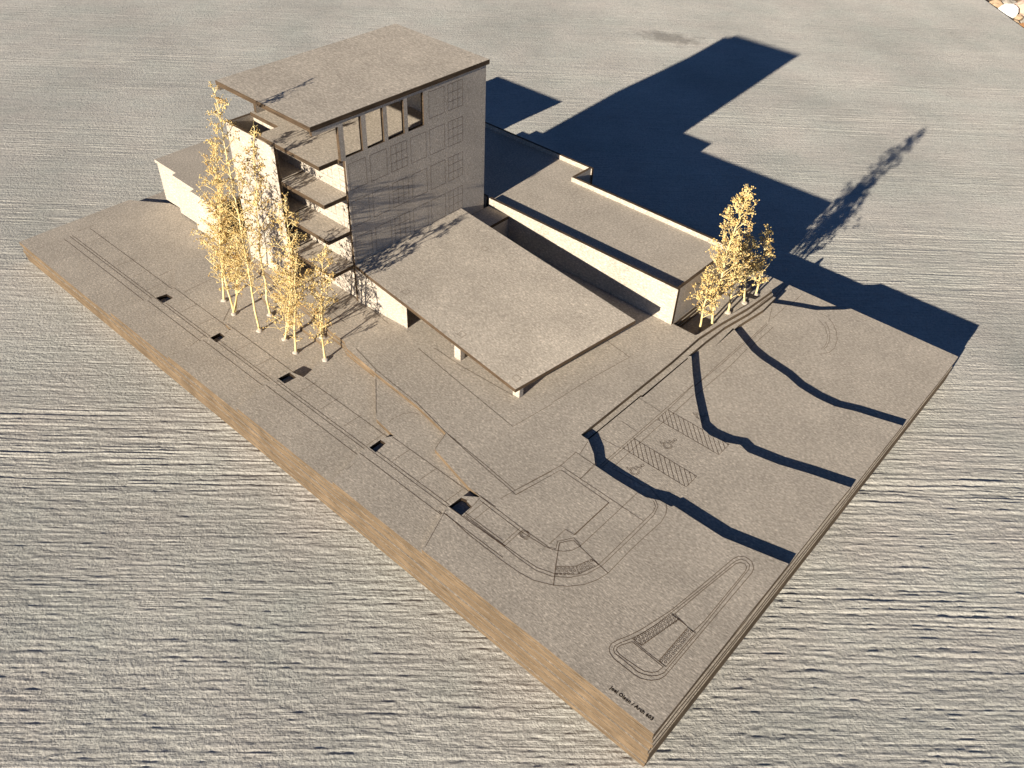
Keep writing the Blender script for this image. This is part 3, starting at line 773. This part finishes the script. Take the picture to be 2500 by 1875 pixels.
def bend(a, b, bow, n, rr, wig=.0):
    out = []
    for i in range(n+1):
        t = i/n; p = a.lerp(b, t)+bow*(4*t*(1-t))
        if 0 < i < n and wig: p += Vector((rr.uniform(-1,1), rr.uniform(-1,1), rr.uniform(-.3,.3)))*wig
        out.append(p)
    return out
def along(pts, t):
    f = t*(len(pts)-1); i = min(int(f), len(pts)-2); return pts[i].lerp(pts[i+1], f-i), (pts[i+1]-pts[i]).normalized()
def sprig(base, top, spread, count, seed, bare=.22, r=.0011, label='', group=None, stems=1, bud=.00095):
    rr = random.Random(seed); base = Vector(base); top = Vector(top); H = (top-base).length
    th = thing('dried_plant_tree', label, 'plant sprig', base, group)
    tv, tf, bv, bf, sv, sf = [], [], [], [], [], []
    def twig(p, d, ln, lvl, rad_):
        b = p+d*ln; side = Vector((rr.uniform(-1,1), rr.uniform(-1,1), rr.uniform(-.2,.8)))*ln*.10
        pts = bend(p, b, side, 3, rr, ln*.035); tube(bv, bf, pts, rad_, rad_*.55, 3)
        if lvl > 0:
            nb = rr.randint(2, 4) if lvl > 1 else rr.randint(1, 3)
            for _ in range(nb):
                t = rr.uniform(.35, .95); q, dd = along(pts, t)
                v = Vector((rr.uniform(-1,1), rr.uniform(-1,1), rr.uniform(-.45,.75))).normalized()
                nd = (dd*.75+v*.85).normalized(); twig(q, nd, ln*rr.uniform(.30, .58), lvl-1, rad_*.62)
        q = pts[-1]
        star(sv, sf, q, bud*rr.uniform(.65, 1.25), rr)
        for _ in range(rr.randint(1, 3)):
            v = Vector((rr.uniform(-1,1), rr.uniform(-1,1), rr.uniform(-.4,1))).normalized()
            e = q+v*rr.uniform(.0012, .0030); tube(bv, bf, [q, (q+e)/2+v*.0001, e], rad_*.5, rad_*.35, 3)
            star(sv, sf, e, bud*rr.uniform(.35, .8), rr)
    for s in range(stems):
        tp = top if s == 0 else base+(top-base)*rr.uniform(.55, .8)+Vector((rr.uniform(-1,1), rr.uniform(-1,1), 0))*spread*.6
        b0 = base+Vector((rr.uniform(-1,1), rr.uniform(-1,1), 0))*.0008*(s > 0)
        Hs = (tp-b0).length
        tr = bend(b0, tp, Vector((rr.uniform(-1,1), rr.uniform(-.6,.6), 0))*Hs*.045, 10, rr, Hs*.006)
        tube(tv, tf, tr, r*(1 if s == 0 else .75), r*.28, 6)
        cnt = int(count*(1 if s == 0 else .5))
        for i in range(cnt):
            t = bare+(1-bare)*((i+rr.random())/cnt); p, d = along(tr, min(t, .995))
            az = i*2.4+rr.uniform(-.5, .5); tt = (t-bare)/(1-bare)
            sh = .16+.95*(1-tt)**.8*min(1, tt*5+.45)
            ln = spread*sh*rr.uniform(.55, 1.25)
            up = rr.uniform(.7, 1.7)
            dd = (Vector((math.cos(az), math.sin(az), 0))+Vector((0,0,up))).normalized()
            twig(p, dd, ln, 2 if ln > spread*.35 else 1, r*.36)
    def mk(v, f):
        me = bpy.data.meshes.new('m'); me.from_pydata([tuple(p-base) for p in v], [], f)
        for p in me.polygons: p.use_smooth = True
        return me
    for nm, v, f, mm, kd in (('trunk', tv, tf, 'straw', None), ('branches', bv, bf, 'straw', 'stuff'), ('seed_heads', sv, sf, 'seed', 'stuff')):
        o = bpy.data.objects.new(nm, mk(v, f)); COL.objects.link(o); o.data.materials.append(M[mm]); o.parent = th
        if kd: o['kind'] = kd
    # blob of glue at the foot
    bm = bmesh.new(); bmesh.ops.create_uvsphere(bm, u_segments=14, v_segments=8, radius=1)
    for v in bm.verts:
        k = 1+.35*noise.noise(v.co*1.2+Vector((seed, 0, 0))); v.co = Vector((v.co.x*.0024*k, v.co.y*.0024*k, max(-.1, v.co.z)*.0015*k))
    me = bpy.data.meshes.new('m'); bm.to_mesh(me); bm.free()
    for p in me.polygons: p.use_smooth = True
    o = bpy.data.objects.new('glue_blob', me); COL.objects.link(o); me.materials.append(M['glue']); o.parent = th
    return th
GF = 'dried sprigs standing as trees in front of the tower'
GR = 'dried sprigs standing as trees at the end of the long wing'
def zb_(x, y): return LEVELS[level(x, y)]
FT = [((.1849,.0644),(.2012,.0744,.1487),.0165,36,1,.30,'slender dried sprig farthest left, its trunk foot nearest the left wing',1),
      ((.2077,.0580),(.2130,.0640,.1180),.0165,44,2,.24,'bushy twin stemmed dried sprig in a dense yellow mass, second from the left',3),
      ((.2367,.0589),(.2230,.0680,.1905),.0190,52,3,.16,'tallest dried sprig, its tip reaching up past the tower roof corner',1),
      ((.2270,.0751),(.2380,.0810,.1660),.0165,36,4,.34,'tall dried sprig close in front of the cream stair panel',1),
      ((.2567,.0652),(.2750,.0710,.1380),.0190,44,5,.14,'full dried sprig with two stems left of the small pair nearest the street',2),
      ((.2769,.0826),(.2880,.0840,.1010),.0160,28,6,.10,'upright thin dried sprig nearest the canopy wall',1),
      ((.2739,.0614),(.2800,.0690,.0980),.0170,24,7,.12,'short open dried sprig with its glue foot closest to the street',1),
      ((.2972,.0684),(.2925,.0720,.0640),.010,8,8,.18,'smallest forked dried sprig at the right end of the front group',1)]
for (b, t, sp, n, sd, bare, lb, st) in FT:
    sprig((b[0], b[1], zb_(*b)), t, sp, n, sd, bare, .00085, lb, GF, st, .00058)
RT = [((.4615,.2755),(.4575,.2790,.0690),.013,22,21,.25,'small leaning dried sprig in the shaded pit by the wing corner',1),
      ((.4635,.2900),(.4670,.2890,.1350),.0185,60,22,.20,'tallest dried sprig at the end of the long wing, dense and cone shaped',1),
      ((.4640,.3119),(.4560,.3150,.0800),.015,30,23,.22,'mid height bushy dried sprig behind the tallest one at the wing end',1),
      ((.4666,.3315),(.4570,.3320,.0760),.014,26,24,.28,'straight stemmed dried sprig on a glue foot by the retaining wall',1),
      ((.4655,.3519),(.4595,.3540,.0750),.012,18,25,.20,'thin sparse dried sprig nearest the rear edge of the base',1)]
for (b, t, sp, n, sd, bare, lb, st) in RT:
    sprig((b[0], b[1], zb_(*b)), t, sp, n, sd, bare, .00085, lb, GR, st, .00072)

# ------------------------------------------------------------------ crumbs
def crumb(x, y, r, m_, label, z=None):
    o = link('crumb', rock(r, 1, .7, .6, int(x*1000)), (M[m_],)); o.location = (x, y, (zb_(x, y) if z is None else z)+r*.45); tag(o, label, 'crumb')
